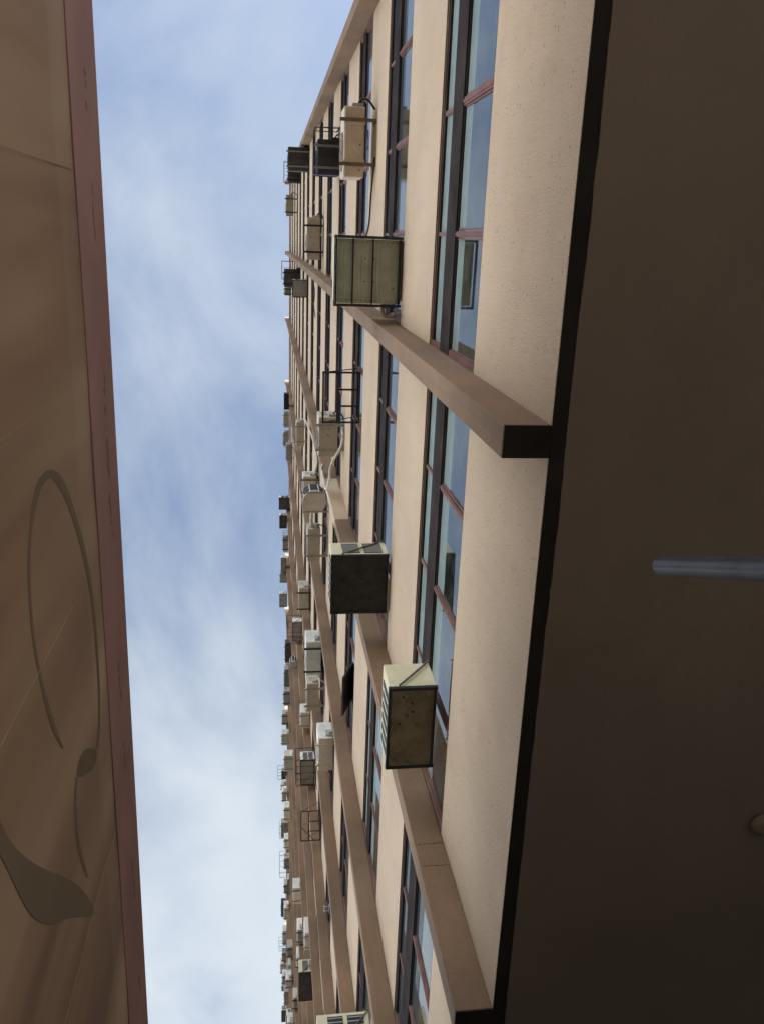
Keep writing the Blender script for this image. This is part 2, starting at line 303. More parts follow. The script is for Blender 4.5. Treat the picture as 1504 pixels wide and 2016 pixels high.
for (k, i) in big:
    fr, tr, gl, (xb, w_, z0, z1, zt) = win_geo(k, i)
    f = part(fr, 'window', M['frame']); part(tr, 'transom', M['framed'], f); dk = (k, i) == (1, 1) or rw.random() < .3 and (k, i) not in ((0, 0), (1, 0)); part(gl, 'pane', [M['glass_dark'] if dk else M['glass'], M['dusty'] if i < 2 and not dk else M['diffuse_dark']], f)
    for o in f.children: o.location = (0, 0, 0)
    js = [j for j in range(4) if rw.random() < .38]
    if (k, i) == (0, 0): js = [0]
    if (k, i) == (1, 0): js = []
    if (k, i) == (1, 1): js = [0, 1, 2]
    if js:
        ci = rw.choice([0, 0, 3, 3, 2]); 
        if (k, i) == (1, 1): ci = 1
        for j in js:
            c = MB(); a = xb + w_*j + .06; b_ = a + w_ - .12; n_ = 14
            lo = z0 + .12 if rw.random() < .6 else z0 + .6
            vs = [[c.bm.verts.new((a + (b_ - a)*t/n_, YW + .10 + .022*math.sin(t*2.3 + j), z)) for z in (lo, z1 + .03)] for t in range(n_ + 1)]
            for t in range(n_): c.bm.faces.new((vs[t][0], vs[t+1][0], vs[t+1][1], vs[t][1])).smooth = True
            part(c, 'curtain', CUR[ci], f)
fr = MB(); 
def merge(dst, src, mi):
    me = bpy.data.meshes.new('tmp'); src.bm.to_mesh(me); src.bm.free(); n0 = len(dst.bm.faces); dst.bm.from_mesh(me); bpy.data.meshes.remove(me)
    dst.bm.faces.ensure_lookup_table()
    for f in dst.bm.faces[n0:]: f.material_index = mi + f.material_index
for (k, i) in rest:
    a, b_, c, _ = win_geo(k, i); merge(fr, a, 0); merge(fr, b_, 1); merge(fr, c, 2)
tag(part(fr, 'distant_windows', [M['frame'], M['framed'], M['glass'], M['diffuse_dark']]), kind='stuff')
# sash standing open in the second window row, hairline joints and a bare plaster patch on one pier
mb = MB(); mb.prism([(-7.72, D + .03, 12.9), (-7.72, D - .19, 12.35), (-7.72, D - .165, 12.33), (-7.72, D + .05, 12.87)], (.72, 0, 0)); part(mb, 'open_sash', M['framed'])
mb = MB(); xk = px(2)
for z in (5.50, 5.25):
    for a in range(12):
        y0 = D - PD + .03 + a*.017; mb.box((xk - .004, y0, z + rw.uniform(-.003, .003)), (xk + .0012, y0 + .018, z + .004 + rw.uniform(0, .004)))
part(mb, 'pier_joint', M['framed'])
mb = MB(); mb.box((px(2) - PW - .003, D - PD - .003, 13.75), (px(2) + .003, D - .003, 16.35)); part(mb, 'plaster_patch', M['stucco'])

# ---------------------------------------------------------------- air conditioners and racks on the facade
def louvre(mb, x, y0, y1, z0, z1, n, t=.008):
    for k in range(n):
        z = z0 + (z1 - z0)*(k + .5)/n; mb.box((x - t, y0, z - .006), (x + t, y1, z + .006))
def split_unit(kind, col, w_, yo, yi, h, name='air_conditioner'):
    root = empty(name, (0, 0, 0), '', 'air conditioner', 'air conditioners fixed to the facade'); hw = w_/2; gap = .03
    m = U[col]; dark = col in ('navy', 'dark', 'dust')
    mb = MB(); mb.box((-hw, yo, gap), (hw, yi, h)); mb.build('casing', m, root, bevel=.014)
    mb = MB(); mb.box((-hw + .012, yo + .012, gap - .012), (hw - .012, yi - .012, gap + .004))
    for sx_ in (-.55, .55): mb.box((sx_*hw - .03, yo - .005, gap - .026), (sx_*hw + .03, yi + .005, gap - .0125))
    rr = random.Random(int(w_*1000 + h*77))
    pan = mb.build('base_pan', m if not dark else U['dust'], root, bevel=.004)
    mb = MB()
    for q_ in range(7):
        x = rr.uniform(-hw*.8, hw*.8); y = rr.uniform(yo + .05, yi - .05); mb.bar((x, y, gap - .0135), (x, y, gap - .008), rr.choice([.004, .005, .011]), 8)
    mb.build('drain_hole', M['grille'], pan)
    cx = -.12*w_; r = min(h*.40, w_*.34); cz = gap + (h - gap)/2        # fan grille on the street side
    mb = MB(); mb.bar((cx, yo + .004, cz), (cx, yo - .004, cz), r, 28); g_ = mb.build('fan_opening', M['grille'], root)
    mb = MB()
    for rad in (.25, .5, .75, 1.0):
        pts = [(cx + r*rad*math.cos(t), yo - .012, cz + r*rad*math.sin(t)) for t in [2*math.pi*i/24 for i in range(25)]]
        for a, b in zip(pts, pts[1:]): mb.bar(a, b, .004, 4)
    for i in range(8):
        t = math.pi*i/4; mb.bar((cx + .05*math.cos(t), yo - .012, cz + .05*math.sin(t)), (cx + r*math.cos(t), yo - .012, cz + r*math.sin(t)), .004, 4)
    mb.build('fan_guard', m, g_)
    mb = MB(); louvre(mb, hw + .001, yo + .06, (yo + yi)/2, gap + .12, h - .08, 8, .004); mb.build('side_louvre', m, root)
    mb = MB(); mb.box((hw + .0005, yi - .16, gap + .04), (hw + .045, yi - .02, gap + .26)); mb.build('valve_cover', U['grey'] if not dark else U['dust'], root, bevel=.01)
    mb = MB(); mb.tube([(hw + .03, yi - .08, gap + .10), (hw + .10, yi - .05, gap + .06), (hw + .09, yi + .04, gap + .02), (hw - .02, -.02, gap + .05)], .014, 6); mb.build('pipe', M['cable'] if rr.random() < .8 or col == 'tan' else M['foam'], root)
    bm_ = rr.choice([M['iron'], M['galv'], M['rustb']]) if not col in ('tan',) else M['rustb']
    if kind == 'blackb': bm_ = M['iron']
    for s_ in (-.62, .62):
        mb = MB(); x = s_*hw; mb.box((x - .022, yo - .06, -.006), (x + .022, -.004, .002)); mb.box((x + .018, yo - .06, .0025), (x + .022, -.004, .003 + .03)); mb.box((x - .022, -.010, .0025), (x + .022, -.003, .38))
        mb.build('bracket', bm_, root, bevel=.002)
    return root
def box_unit(col, w_, yo, yi, h, frame=True, rim=None):
    root = empty('air_conditioner', (0, 0, 0), '', 'air conditioner', 'air conditioners fixed to the facade'); hw = w_/2; m = U[col]
    side = U['cream'] if col in ('black', 'cream', 'beige') else (U['beige'] if col == 'x' else (U['white'] if col in ('white', 'dark', 'grey') else m))
    yi_ = min(yi, 0) - .003
    mb = MB(); mb.box((-hw, yo, .02), (hw, yi_, h)); mb.build('casing', side, root, bevel=.008)
    pan = {'beige': M['under'], 'cream': U['dust'], 'white': U['grey']}.get(col, m)
    mb = MB(); mb.box((-hw + .012, yo + .012, .006), (hw - .012, yi_ - .008, .0195)); pn = mb.build('base_pan', pan, root, bevel=.003)
    rr = random.Random(int(w_*1000)); mb = MB()
    for q_ in range(9):
        x = rr.uniform(-hw*.8, hw*.8); y = rr.uniform(yo + .06, yi_ - .06); mb.bar((x, y, .0045), (x, y, .0075), rr.choice([.004, .006, .011]), 10)
    mb.build('drain_hole', M['grille'], pn)
    mb = MB()
    for s_ in (-1, 1): mb.box((s_*hw - .012, yo - .012, -.002), (s_*hw + .012, yi_, .034))
    mb.box((-hw + .013, yo - .012, -.002), (hw - .013, yo + .012, .034)); mb.box((-hw + .013, yi_ - .03, -.002), (hw - .013, yi_ - .008, .034))
    mb.build('support_frame', M['iron'] if col != 'beige' else U['black'], root)
    dp = yi_ - yo
    if col in ('black', 'cream', 'white', 'dark'):
        for a, b in ((.10, .42), (.50, .80)):
            mb = MB(); mb.box((hw + .0005, yi_ - dp*b, .10), (hw + .006, yi_ - dp*a, h - .05)); lv = mb.build('vent', M['grille'], root)
            mb = MB(); louvre(mb, hw + .009, yi_ - dp*b, yi_ - dp*a, .10, h - .05, 9, .003); mb.build('vent_slat', U['grey'], lv)
    for s_ in (-1, 1):
        mb = MB(); mb.bar((s_*(hw + .022), yo + .02 + dp*.15, .03), (s_*(hw + .022), yi_, h), .010, 6); mb.build('brace', M['rustb'], root)
    mb = MB(); 
    for q_ in range(6):
        x0_ = -hw + .06 + q_*(w_ - .12)/6; mb.box((x0_, yo - .005, .08), (x0_ + (w_ - .12)/6*.55, yo - .0005, h - .06))
    mb.build('condenser_vent', M['grille'], root)
    return root
def cage(w_, yo, h, col='black', bars=3):
    root = empty('metal_cage', (0, 0, 0), '', 'cage', 'iron cages on the facade'); hw = w_/2; r = .011; m = M['iron'] if col == 'black' else U['brown']
    def B(mb, a, b): mb.bar(a, b, r, 4)
    mb = MB()
    for z in (0, h):
        B(mb, (-hw, yo, z), (hw, yo, z)); B(mb, (-hw, yo, z), (-hw, 0, z)); B(mb, (hw, yo, z), (hw, 0, z))
    for s_ in (-1, 1): B(mb, (s_*hw, yo, 0), (s_*hw, yo, h)); B(mb, (s_*hw, -.014, -.2), (s_*hw, -.014, h))
    B(mb, (-hw, -.014, 0), (hw, -.014, 0)); mb.build('frame', m, root)
    mb = MB()
    for i in range(1, bars): x = -hw + w_*i/bars; mb.bar((x, yo, 0), (x, -.01, 0), .007, 4)
    mb.build('floor_bar', m, root)
    mb = MB()
    for s_ in (-1, 1): mb.bar((s_*hw, yo*.95, 0), (s_*hw, -.01, -.2 if bars < 4 else h), .006, 4)
    mb.build('brace', m, root); return root
def open_rack(w_, yo, h, col, diag):
    root = empty('metal_rack', (0, 0, 0), '', 'rack', 'iron cages on the facade'); hw = w_/2; m = M['iron'] if col == 'black' else U['brown']
    def rect(mb, a, b): mb.box(a, b)
    mb = MB(); t = .014
    mb.box((-hw, yo, 0), (hw, yo + t*2, t)); mb.box((-hw, yo*.60 - t, 0), (hw, yo*.60 + t, t))
    for s_ in (-1, 1): mb.box((s_*hw - t, yo, t + .001), (s_*hw + t, -.004, 2*t))
    mb.box((-hw, -.03, 0), (hw, -.004, t)); mb.build('frame', m, root)
    for s_ in (-.33, .33):
        mb = MB(); mb.box((s_*hw - t, yo*.60 + t + .001, .001), (s_*hw + t, -.032, t - .001)); mb.build('crossbar', m, root)
    for s_ in (-1, 1):
        mb = MB(); mb.bar((s_*hw, yo + .02, t), (s_*hw, -.02, h), .008, 5); mb.build('brace', m, root)
    if diag: mb = MB(); mb.bar((0, yo, t), (-hw, yo*.3, t), .010, 5); mb.build('brace', m, root)
    for s_ in (-1, 1):
        mb = MB(); mb.box((s_*hw - t, -.014, 2*t + .001), (s_*hw + t, -.003, h)); mb.build('upright', m, root)
    return root
def drum(w_, yo, yi, h):
    root = empty('round_air_conditioner', (0, 0, 0), '', 'air conditioner', 'air conditioners fixed to the facade'); cy = (yo + yi)/2; r = min(.27, (yi - yo)/2, .27)
    m = U['white']
    mb = MB(); mb.bar((0, cy, .02), (0, cy, .05), r, 36); mb.bar((0, cy, .051), (0, cy, .075), r*1.03, 36); mb.build('base_plate', m, root)
    mb = MB(); mb.bar((0, cy, .076), (0, cy, h), r*.95, 36); mb.build('coil', M['grille'], root)
    mb = MB(); mb.bar((0, cy, h + .001), (0, cy, h + .05), r*1.0, 36, r*.8); mb.build('top_cover', m, root)
    mb = MB()
    for i in range(8):
        t = 2*math.pi*(i + .5)/8; x = math.cos(t)*r*.99; y = cy + math.sin(t)*r*.99; mb.bar((x, y, .076), (x, y, h), .012, 6)
    mb.build('strap', m, root)
    mb = MB(); mb.bar((.0, cy, .012), (.0, cy, .0195), .010, 8); mb.build('drain_hole', M['grille'], root)
    for s_ in (-1, 1):
        mb = MB(); x = s_*r*.86; mb.box((x - .018, yo - .02, 0), (x + .018, -.004, .012)); mb.build('bracket', M['galv'], root)
    return root
def tray_unit(w_, yo, yi, h):
    root = empty('air_conditioner', (0, 0, 0), '', 'air conditioner', 'air conditioners fixed to the facade'); hw = w_/2; d = -yo
    mb = MB(); mb.box((-hw + .03, yo + .03, .045), (hw - .03, -.004, h)); mb.build('casing', U['cream'], root, bevel=.01)
    mb = MB(); mb.box((-hw + .034, yo + .034, .034), (hw - .034, -.006, .0445))
    mb.box((-hw + .10, yo + .10, .030), (hw - .10, -.10, .0335)); mb.box((-.13, yo + d*.40, .022), (.16, yo + d*.50, .0295)); mb.box((-hw + .12, -.27, .024), (hw - .12, -.245, .0295)); mb.box((-hw + .12, -.225, .024), (hw - .12, -.205, .0295))
    pan = mb.build('base_pan', U['tray'], root, bevel=.003)
    mb = MB()
    for s_ in (-1, 1):
        for q_ in range(12):
            y = yo + .08 + q_*.052; mb.bar((s_*(hw - .065), y, .0325), (s_*(hw - .065), y, .036), .0055, 8)
    for x, y in ((-.10, yo + d*.45), (.13, yo + d*.45), (-.10, yo + d*.58), (.13, yo + d*.58), (-.16, yo + .62)): mb.bar((x, y, .0205), (x, y, .0325), .008, 8)
    mb.build('rivet', M['grille'], pan)
    mb = MB(); t = .028
    mb.box((-hw, yo, -.004), (hw, yo + .008, .05)); mb.box((-hw, yo + .009, -.004), (hw, yo + t, .004))
    mb.box((-hw, yo + t + .001, -.004), (-hw + t, -.003, .004)); mb.box((hw - t, yo + t + .001, -.004), (hw, -.003, .004))
    mb.box((-hw, yo + .009, .0045), (-hw + .005, -.003, .05)); mb.box((hw - .005, yo + .009, .0045), (hw, -.003, .05))
    mb.box((-hw + t + .001, -.045, -.004), (hw - t - .001, -.018, .004)); mb.build('support_frame', M['iron'], root, bevel=.002)
    for f in (.27, .56):
        mb = MB(); mb.box((-hw + t + .001, yo + d*f - .009, -.002), (hw - t - .001, yo + d*f + .009, .004)); mb.build('crossbar', M['iron'], root)
    mb = MB(); mb.tube([(-hw - .01, -.20, .02), (-hw - .10, -.18, .0), (-hw - .08, -.06, -.05)], .02, 7); mb.build('drain_pipe', M['rustb'], root)
    return root

TABLE = '''
split dust 2.01 2.73 0.74 1.41 29.23 0.55 A1
split navy 2.04 2.51 0.91 1.41 35.79 0.5 A2
cage black 2.03 2.8 0.75 1.41 35.81 0.5 C2
split beige 0.82 1.71 0.9 1.23 38.97 0.55 A3
split navy 1.15 1.77 0.99 1.41 17.2 0.55 A4
cage black 1.15 1.97 0.94 1.41 17.23 0.6 C4
split tan 0.75 1.59 1 1.26 11.53 0.6 A5
split beige -0.54 0.45 1 1.32 21.44 0.55 A6
tray tray -0.68 0.03 0.7 1.4 8.95 0.6 A7
split navy -2.01 -1.29 0.75 1.41 35.7 0.5 A8
cage black -1.75 -1.02 0.68 1.37 36.84 0.5 C8
box grey -1.95 -1.4 0.9 1.41 29.16 0.5 A9
split beige -3.06 -2.64 1 1.33 46.66 0.55 A10
box navy -8.65 -7.84 0.91 1.41 43.47 0.5 A11
split beige -10.9 -9.97 1 1.3 49.21 0.55 A12
split beige -12.05 -11.17 0.97 1.3 49.21 0.55 A13
split grey -11.16 -10.27 0.99 1.33 42.37 0.55 A14
split beige -7.01 -6.14 1.02 1.3 28.63 0.6 A15
frame black -2.68 -1.92 0.83 1.39 12.49 0.45 C16
split beige -3.87 -3.12 0.94 1.29 14.97 0.6 A17
split white -6.67 -6.14 0.96 1.31 21.69 0.55 A18
drum white -6.04 -5.59 0.81 1.35 18.36 0.6 A19
split beige -7.33 -6.51 0.93 1.23 18.44 0.5 A20
box dark -16.04 -15.28 0.72 1.37 49.21 0.45 A21
box dark -16.61 -15.81 0.72 1.41 47.33 0.45 A22
split grey -17.34 -16.43 0.89 1.18 45.25 0.5 A23
cage black -17.19 -16.17 0.89 1.41 45.27 0.4 C23
box grey -20.23 -19.26 0.84 1.31 49.21 0.5 A24
split grey -20.96 -20.3 0.77 1.32 49.21 0.55 A25
box grey -22.62 -21.73 0.74 1.22 49.21 0.5 A26
split beige -11.88 -10.95 1.01 1.33 25.26 0.65 A27
cage black -15.63 -14.68 0.76 1.37 30.51 0.6 A28
box grey -16 -15.17 1.01 1.39 31.42 0.5 A28b
split dark -22.25 -21.07 0.91 1.38 41.1 0.5 A29
drum white -16.47 -16.06 0.97 1.39 29.85 0.5 A30
split white -11.04 -9.97 0.97 1.36 19.49 0.7 A31
split grey -25.21 -23.98 0.91 1.35 43.5 0.5 A32
split grey -25.78 -24.82 0.86 1.35 42.47 0.5 A32b
split beige -11.45 -10.67 0.95 1.26 18.57 0.45 A33
split white -15.95 -15.32 1.07 1.39 24.77 0.6 A34
split white -11.26 -10.42 1.07 1.4 15.77 0.65 A35
split white -30.81 -29.95 0.8 1.31 46.04 0.55 A36
split white -26.59 -25.6 0.78 1.36 37.32 0.55 A37
cage black -15.66 -14.75 0.8 1.39 21.27 0.6 A38
box white -15.97 -15.12 0.95 1.38 21.74 0.5 A38b
cage black -35.6 -34.78 0.58 1.1 49.21 0.4 A39
box dark -35.61 -34.95 0.85 1.24 49.21 0.4 A39b
split white -33.16 -32.15 0.87 1.35 41.68 0.6 A40
split beige -38.33 -37.1 0.77 1.38 46.54 0.5 A41
cage black -39.25 -38.29 0.68 1.38 47.67 0.5 C41
frame brown -16 -15.02 0.85 1.4 19.25 0.4 A42
split beige -37.97 -37.11 0.9 1.38 43.19 0.5 A43
cage black -38.54 -36.86 0.62 1.38 43.17 0.4 C43
box white -36.4 -35.34 1.03 1.38 39.44 0.5 A44
split white -26.97 -26.12 0.98 1.39 28.59 0.6 A45
split white -39.82 -38.86 0.98 1.35 40.95 0.6 A46
split navy -47.53 -46.24 0.81 1.14 49.21 0.5 A47
split white -50.2 -48.82 0.91 1.33 49.21 0.6 A48
cage black -50.66 -49.74 0.65 1.1 49.21 0.4 C48
split white -21.79 -21.09 1.09 1.39 21.09 0.7 A49
split white -27.58 -26.82 1.1 1.37 27.03 0.65 A50
box cream -21.99 -20.91 0.85 1.41 19.43 0.5 A51
split white -28.65 -28.06 1.08 1.39 26.83 0.6 A50b
split white -39.41 -38.72 1.08 1.38 35.63 0.65 A52
split white -51.18 -50.38 0.97 1.34 46.7 0.6 A53
split grey -48.06 -46.89 0.88 1.38 42.2 0.5 A54
split grey -51.74 -50.87 0.88 1.25 49.21 0.5 A55
box dark -57.65 -56.52 0.83 1.14 49.21 0.5 A56
box white -44.57 -43.58 0.93 1.38 37.57 0.5 A57
split white -39.29 -38.32 1.05 1.41 32.65 0.6 A57b
split white -37.37 -36.58 0.93 1.35 44.32 0.6 B1
split beige -42.61 -41.84 0.96 1.31 46.16 0.6 B4
split grey -39.08 -38.27 0.95 1.35 37.34 0.6 B5
split white -52.91 -51.93 0.76 1.18 49.21 0.6 B6
split beige -35.22 -34.43 1.07 1.36 30.6 0.6 B7
split beige -31.34 -30.48 0.89 1.26 49.21 0.6 B9
split white -35.66 -34.79 0.94 1.31 46.76 0.6 B10
split white -36.52 -36.06 0.82 1.17 49.21 0.5 B12
split white -40.2 -39.38 1.01 1.35 37.2 0.6 B13
split grey -54.61 -54.11 0.87 1.26 49.21 0.5 B14
box cream -11.6 -10.73 0.66 1.41 8.47 0.75 A58
box black -4.17 -3.46 0.73 1.39 8.87 0.45 A59
box beige -4.14 -3.41 0.96 1.35 5.8 0.42 A60'''
COLW = {'dust': 'dusty dark', 'navy': 'navy blue', 'beige': 'beige', 'tan': 'tan', 'grey': 'grey', 'white': 'white sided', 'dark': 'dark', 'cream': 'cream', 'black': 'black', 'tray': 'olive', 'brown': 'brown'}
ORD = ['', 'first', 'second', 'third', 'fourth', 'fifth', 'sixth', 'seventh', 'eighth', 'ninth', 'tenth', 'eleventh', 'twelfth', 'thirteenth', 'fourteenth', 'fifteenth', 'sixteenth', 'seventeenth', 'eighteenth']
KINDW = {'split': 'split air conditioner', 'box': 'boxy air conditioner', 'cage': 'wire cage', 'frame': 'empty rack', 'drum': 'round drum air conditioner', 'tray': 'window air conditioner'}
HAND = {'A7': 'large olive air conditioner in a black iron frame above the topmost big windows',
 'A59': 'big black bottomed air conditioner with cream louvred side across the brown pier',
 'A60': 'cream box air conditioner with brown underside and diagonal brace, lowest on the facade',
 'A58': 'large cream louvred air conditioner cut by the bottom edge of the photo',
 'A19': 'large round drum air conditioner with dark mesh side and white straps',
 'A30': 'small round drum air conditioner with pale side, above the long white sided unit',
 'C16': 'black empty iron rack with four bars beside a beige air conditioner',
 'A42': 'brown empty iron rack with one diagonal bar, far down the facade',
 'A5': 'long tan air conditioner on two rusty straps near the top of the photo',
 'A4': 'navy air conditioner half inside a thin cage, left of the long tan unit',
 'C4': 'thin black cage around the navy air conditioner left of the long tan unit',
 'A17': 'beige air conditioner with ribbed underside hanging beside the black empty rack',
 'A31': 'long air conditioner with bright white side, dark socket and two black straps',
 'A51': 'cream air conditioner with dark vents and wide grey underside near the bottom',
 'A35': 'white air conditioner on two perforated pale brackets beside the brown pier',
 'A20': 'beige air conditioner in line below the round drum air conditioner',
 'A18': 'pale air conditioner half hidden behind the round drum air conditioner',
 'A1': 'dusty dark air conditioner at the corner pier under the roofline',
 'A11': 'plain navy blue box air conditioner against the sky at the roofline',
 'A9': 'flat grey box air conditioner beside the second brown pier, near the roof',
 'A38': 'black wire cage with pale box in it, far down the facade',
 'A28': 'black wire cage with crossed bars and a grey box behind it',
 'C2': 'thin black cage round the navy unit at the corner against the sky',
 'A2': 'navy blue unit in a thin cage at the corner against the sky'}
seen = set()
for line in TABLE.strip().splitlines():
    t, col, a, b, yo, yi, z, h, n = line.split(); a, b, yo, yi, z, h = map(float, (a, b, yo, yi, z, h))
    if yo > yi - .2: yo = yi - .25
    for k in range(NB + 1):                   # a unit that crosses a pier hangs in front of it
        f0, f1 = px(k) - PW, px(k)
        if a < f1 and b > f0 and yi > D - PD - .01 and t not in ('cage', 'frame'):
            ov = min(b, f1) - max(a, f0)
            if ov < .12 and n != 'A59':
                if b > f1 and a < f1 and b - f1 > (f0 - a): a, b = f1 + .01, b + .01
                else: a, b = a - .01, f0 - .01
            elif t == 'box': yi = D - PD - .004
            else: yi = min(yi, D - PD - .02); yo = min(yo, yi - .3)
    w_ = b - a; y0, y1 = yo - D, yi - D
    if t == 'split':
        o = split_unit('blackb' if n in ('A31', 'A40', 'A48', 'A3', 'A6') else '', col, w_, y0, y1, h)
        if n == 'A35':
            for c in [c for c in o.children if c.name.startswith('bracket')]: c.data.materials[0] = U['cream']
    elif t == 'box': o = box_unit(col, w_, y0, y1, h)
    elif t == 'cage': o = cage(w_, y0, h, col, 3 if w_ < .9 else 4)
    elif t == 'frame': o = open_rack(w_, y0, h, col, n == 'A42')
    elif t == 'drum': o = drum(w_, y0, y1, h)
    else: o = tray_unit(w_, y0, y1, h)
    o.location = ((a + b)/2, D, z)
    row = min(14, int((z - T1)/FH) + 1); bay = int((X0 - (a + b)/2)/SP) + 1
    lab = HAND.get(n)
    if not lab:
        lab = '%s %s, %s window row up, %s bay from the top' % (COLW[col], KINDW[t], ORD[row], ORD[bay])
        if lab in seen: lab = lab.replace(' %s bay' % ORD[bay], ' lower in %s bay' % ORD[bay])
    assert lab not in seen, lab
    seen.add(lab); o['label'] = lab

# pipes and cables hanging on the wall
def cable(name, pts, r, m, lab, cat, it=2, n=7):
    off = Vector(pts[0]); mb = MB(); mb.tube([Vector(p) - off for p in pts], r, n, it); o = mb.build(name, m); o.location = off; return tag(o, lab, cat, 'pipes and cables on the facade')
cable('refrigerant_pipe', [(-3.3, 1.385, 14.95), (-3.6, 1.36, 14.75), (-3.87, 1.12, 14.45), (-4.2, 1.12, 14.55), (-4.62, 1.13, 15.4), (-4.72, 1.13, 15.8), (-4.66, 1.13, 16.2), (-4.60, 1.13, 16.85), (-4.42, 1.13, 16.6)], .024, M['foam'], 'white foam lagged pipe looping out below the ribbed beige air conditioner', 'pipe', 3, 8)
cable('refrigerant_pipe', [(-6.0, 1.30, 28.6), (-5.94, 1.38, 26.4), (-5.75, 1.36, 24.7), (-5.77, 1.36, 23.5), (-5.66, 1.34, 21.95), (-5.85, 1.30, 21.5), (-6.14, 1.25, 21.8)], .026, M['foam'], 'long pale pipe running down the wall to the unit behind the drum', 'pipe', 3, 8)
cable('wall_cable', [(1.0, 1.395, 11.55), (.766, 1.395, 11.72), (.457, 1.395, 11.85), (.199, 1.395, 11.91), (.055, 1.395, 12.2), (.0, 1.395, 12.6)], .011, M['cable'], 'thin black cable along the wall above the large olive air conditioner', 'cable')
cable('wall_cable', [(-1.25, 1.395, 25.8), (-1.5, 1.395, 24.7), (-1.75, 1.395, 25.1), (-1.95, 1.395, 25.3), (-2.2, 1.395, 24.5)], .012, M['cable'], 'drooping dark cable on the beige band beside the second pier', 'cable')
cable('refrigerant_pipe', [(-5.80, 1.02, 18.62), (-6.05, 1.04, 18.55), (-6.25, 1.02, 18.6), (-6.50, 1.03, 18.62)], .04, M['foam'], 'short fat pipe between the round drum and the beige unit below it', 'pipe')
# small clamp fitting on a lower pier
mb = MB()
for k in range(3): mb.bar((k*.06 - .06, -.02, 0), (k*.06 - .06, -.14, .02), .014, 8)
mb.box((-.10, -.018, -.05), (.10, 0, .06)); o = mb.build('pipe_clamp', M['galv']); o.location = (-15.28, D - .002, 15.98); tag(o, 'small grey pipe clamp on the wall between two lower piers', 'clamp')

# tube lamp on the ceiling behind the first window
lo = empty('tube_lamp', (-.05, 1.80, 7.327), 'white tube lamp on the ceiling behind the lowest top window', 'lamp')
mb = MB(); mb.box((-.62, -.05, -.055), (.62, .05, 0)); mb.build('housing', M['lamp'], lo, bevel=.008)
mb = MB(); mb.bar((-.58, 0, -.085), (.58, 0, -.085), .016, 10); mb.build('tube', M['lamp'], lo)
for s_ in (-1, 1):
    mb = MB(); mb.box((s_*.6 - .012, -.02, -.105), (s_*.6 + .012, .02, -.056)); mb.build('lamp_holder', M['lamp'], lo)

# steel pole that ends under the soffit, and plaster boss on the soffit
A_ = Vector((-.932, 1.211, 2.27)); Dr = (Vector((-.707, 1.161, 1.693)) - A_).normalized(); foot = A_ + Dr*((A_.z - (GZ + .03))/-Dr.z)
po = empty('leaning_pole', foot, 'dark grey steel pole leaning up under the dark soffit', 'pole')
mb = MB(); L_ = A_ - foot; mb.bar((0, 0, 0), L_ - Dr*-.0, .030, 28); mb.build('shaft', M['tube'], po)
mb = MB(); e_ = L_.normalized(); mb.bar(L_, L_ + e_*.012, .0295, 28, .022); mb.build('end_cap', M['tube'], po)
mb = MB(); mb.bar((0, 0, -.03), (0, 0, .05), .06, 24, .034); mb.build('foot', M['grille'], po)
mb = MB(); prof = [(0, .0), (.055, -.004), (.072, -.02), (.066, -.045), (.04, -.062), (.0, -.066)]
rings = []
for r_, z_ in prof: rings.append([mb.bm.verts.new((r_*math.cos(t)*(1 + .12*math.sin(3*t)), r_*math.sin(t), z_)) for t in [2*math.pi*i/20 for i in range(20)]] if r_ else None)
top = mb.bm.verts.new((0, 0, 0)); bot = mb.bm.verts.new((0, 0, -.066))
for i in range(20):
    j = (i+1) % 20; mb.bm.faces.new((top, rings[1][i], rings[1][j])); mb.bm.faces.new((bot, rings[4][j], rings[4][i]))
    for a in range(1, 4): mb.bm.faces.new((rings[a][i], rings[a+1][i], rings[a+1][j], rings[a][j])).smooth = True
o = mb.build('soffit_boss', M['soffit']); o.location = (-3.33, 2.99, H0 - .0145); tag(o, 'rough plaster covered boss on the dark soffit near the right edge', 'boss')

# ---------------------------------------------------------------- unseen low building behind the banner, added to shade the lower facade
OO = (-20, -3.6, GZ)
ob = empty('shade_building', OO, 'unseen low plastered building added across the lane to shade the lower facade', 'building')
mb = MB(); mb.box((-70, -14, GZ), (6, -3.6, 5.6)); mb.build('wall', M['plaster2'], ob, off=OO)
mb = MB(); mb.box((-70.1, -14.1, 5.6), (6.1, -3.45, 5.85)); mb.build('roof', M['coping'], ob, off=OO)
for fl in range(1):
    for q in range(14):
        x = 4 - q*4.2; z = GZ + 1.2 + fl*3.7 + .4
        mb = MB(); mb.box((x - 1.5, -3.598, z), (x - .1, -3.52, z + .06)); mb.box((x - 1.5, -3.598, z + 1.5), (x - .1, -3.54, z + 1.56)); mb.box((x - 1.5, -3.598, z + .061), (x - 1.44, -3.54, z + 1.499)); mb.box((x - .16, -3.598, z + .061), (x - .1, -3.54, z + 1.499)); mb.box((x - .83, -3.598, z + .061), (x - .77, -3.54, z + 1.499))
        f = mb.build('window', M['frame'], ob, off=OO)
        mb = MB(); mb.box((x - 1.439, -3.598, z + .061), (x - .831, -3.57, z + 1.499)); mb.box((x - .769, -3.598, z + .061), (x - .161, -3.57, z + 1.499)); mb.build('pane', M['glass2'], f, off=OO)
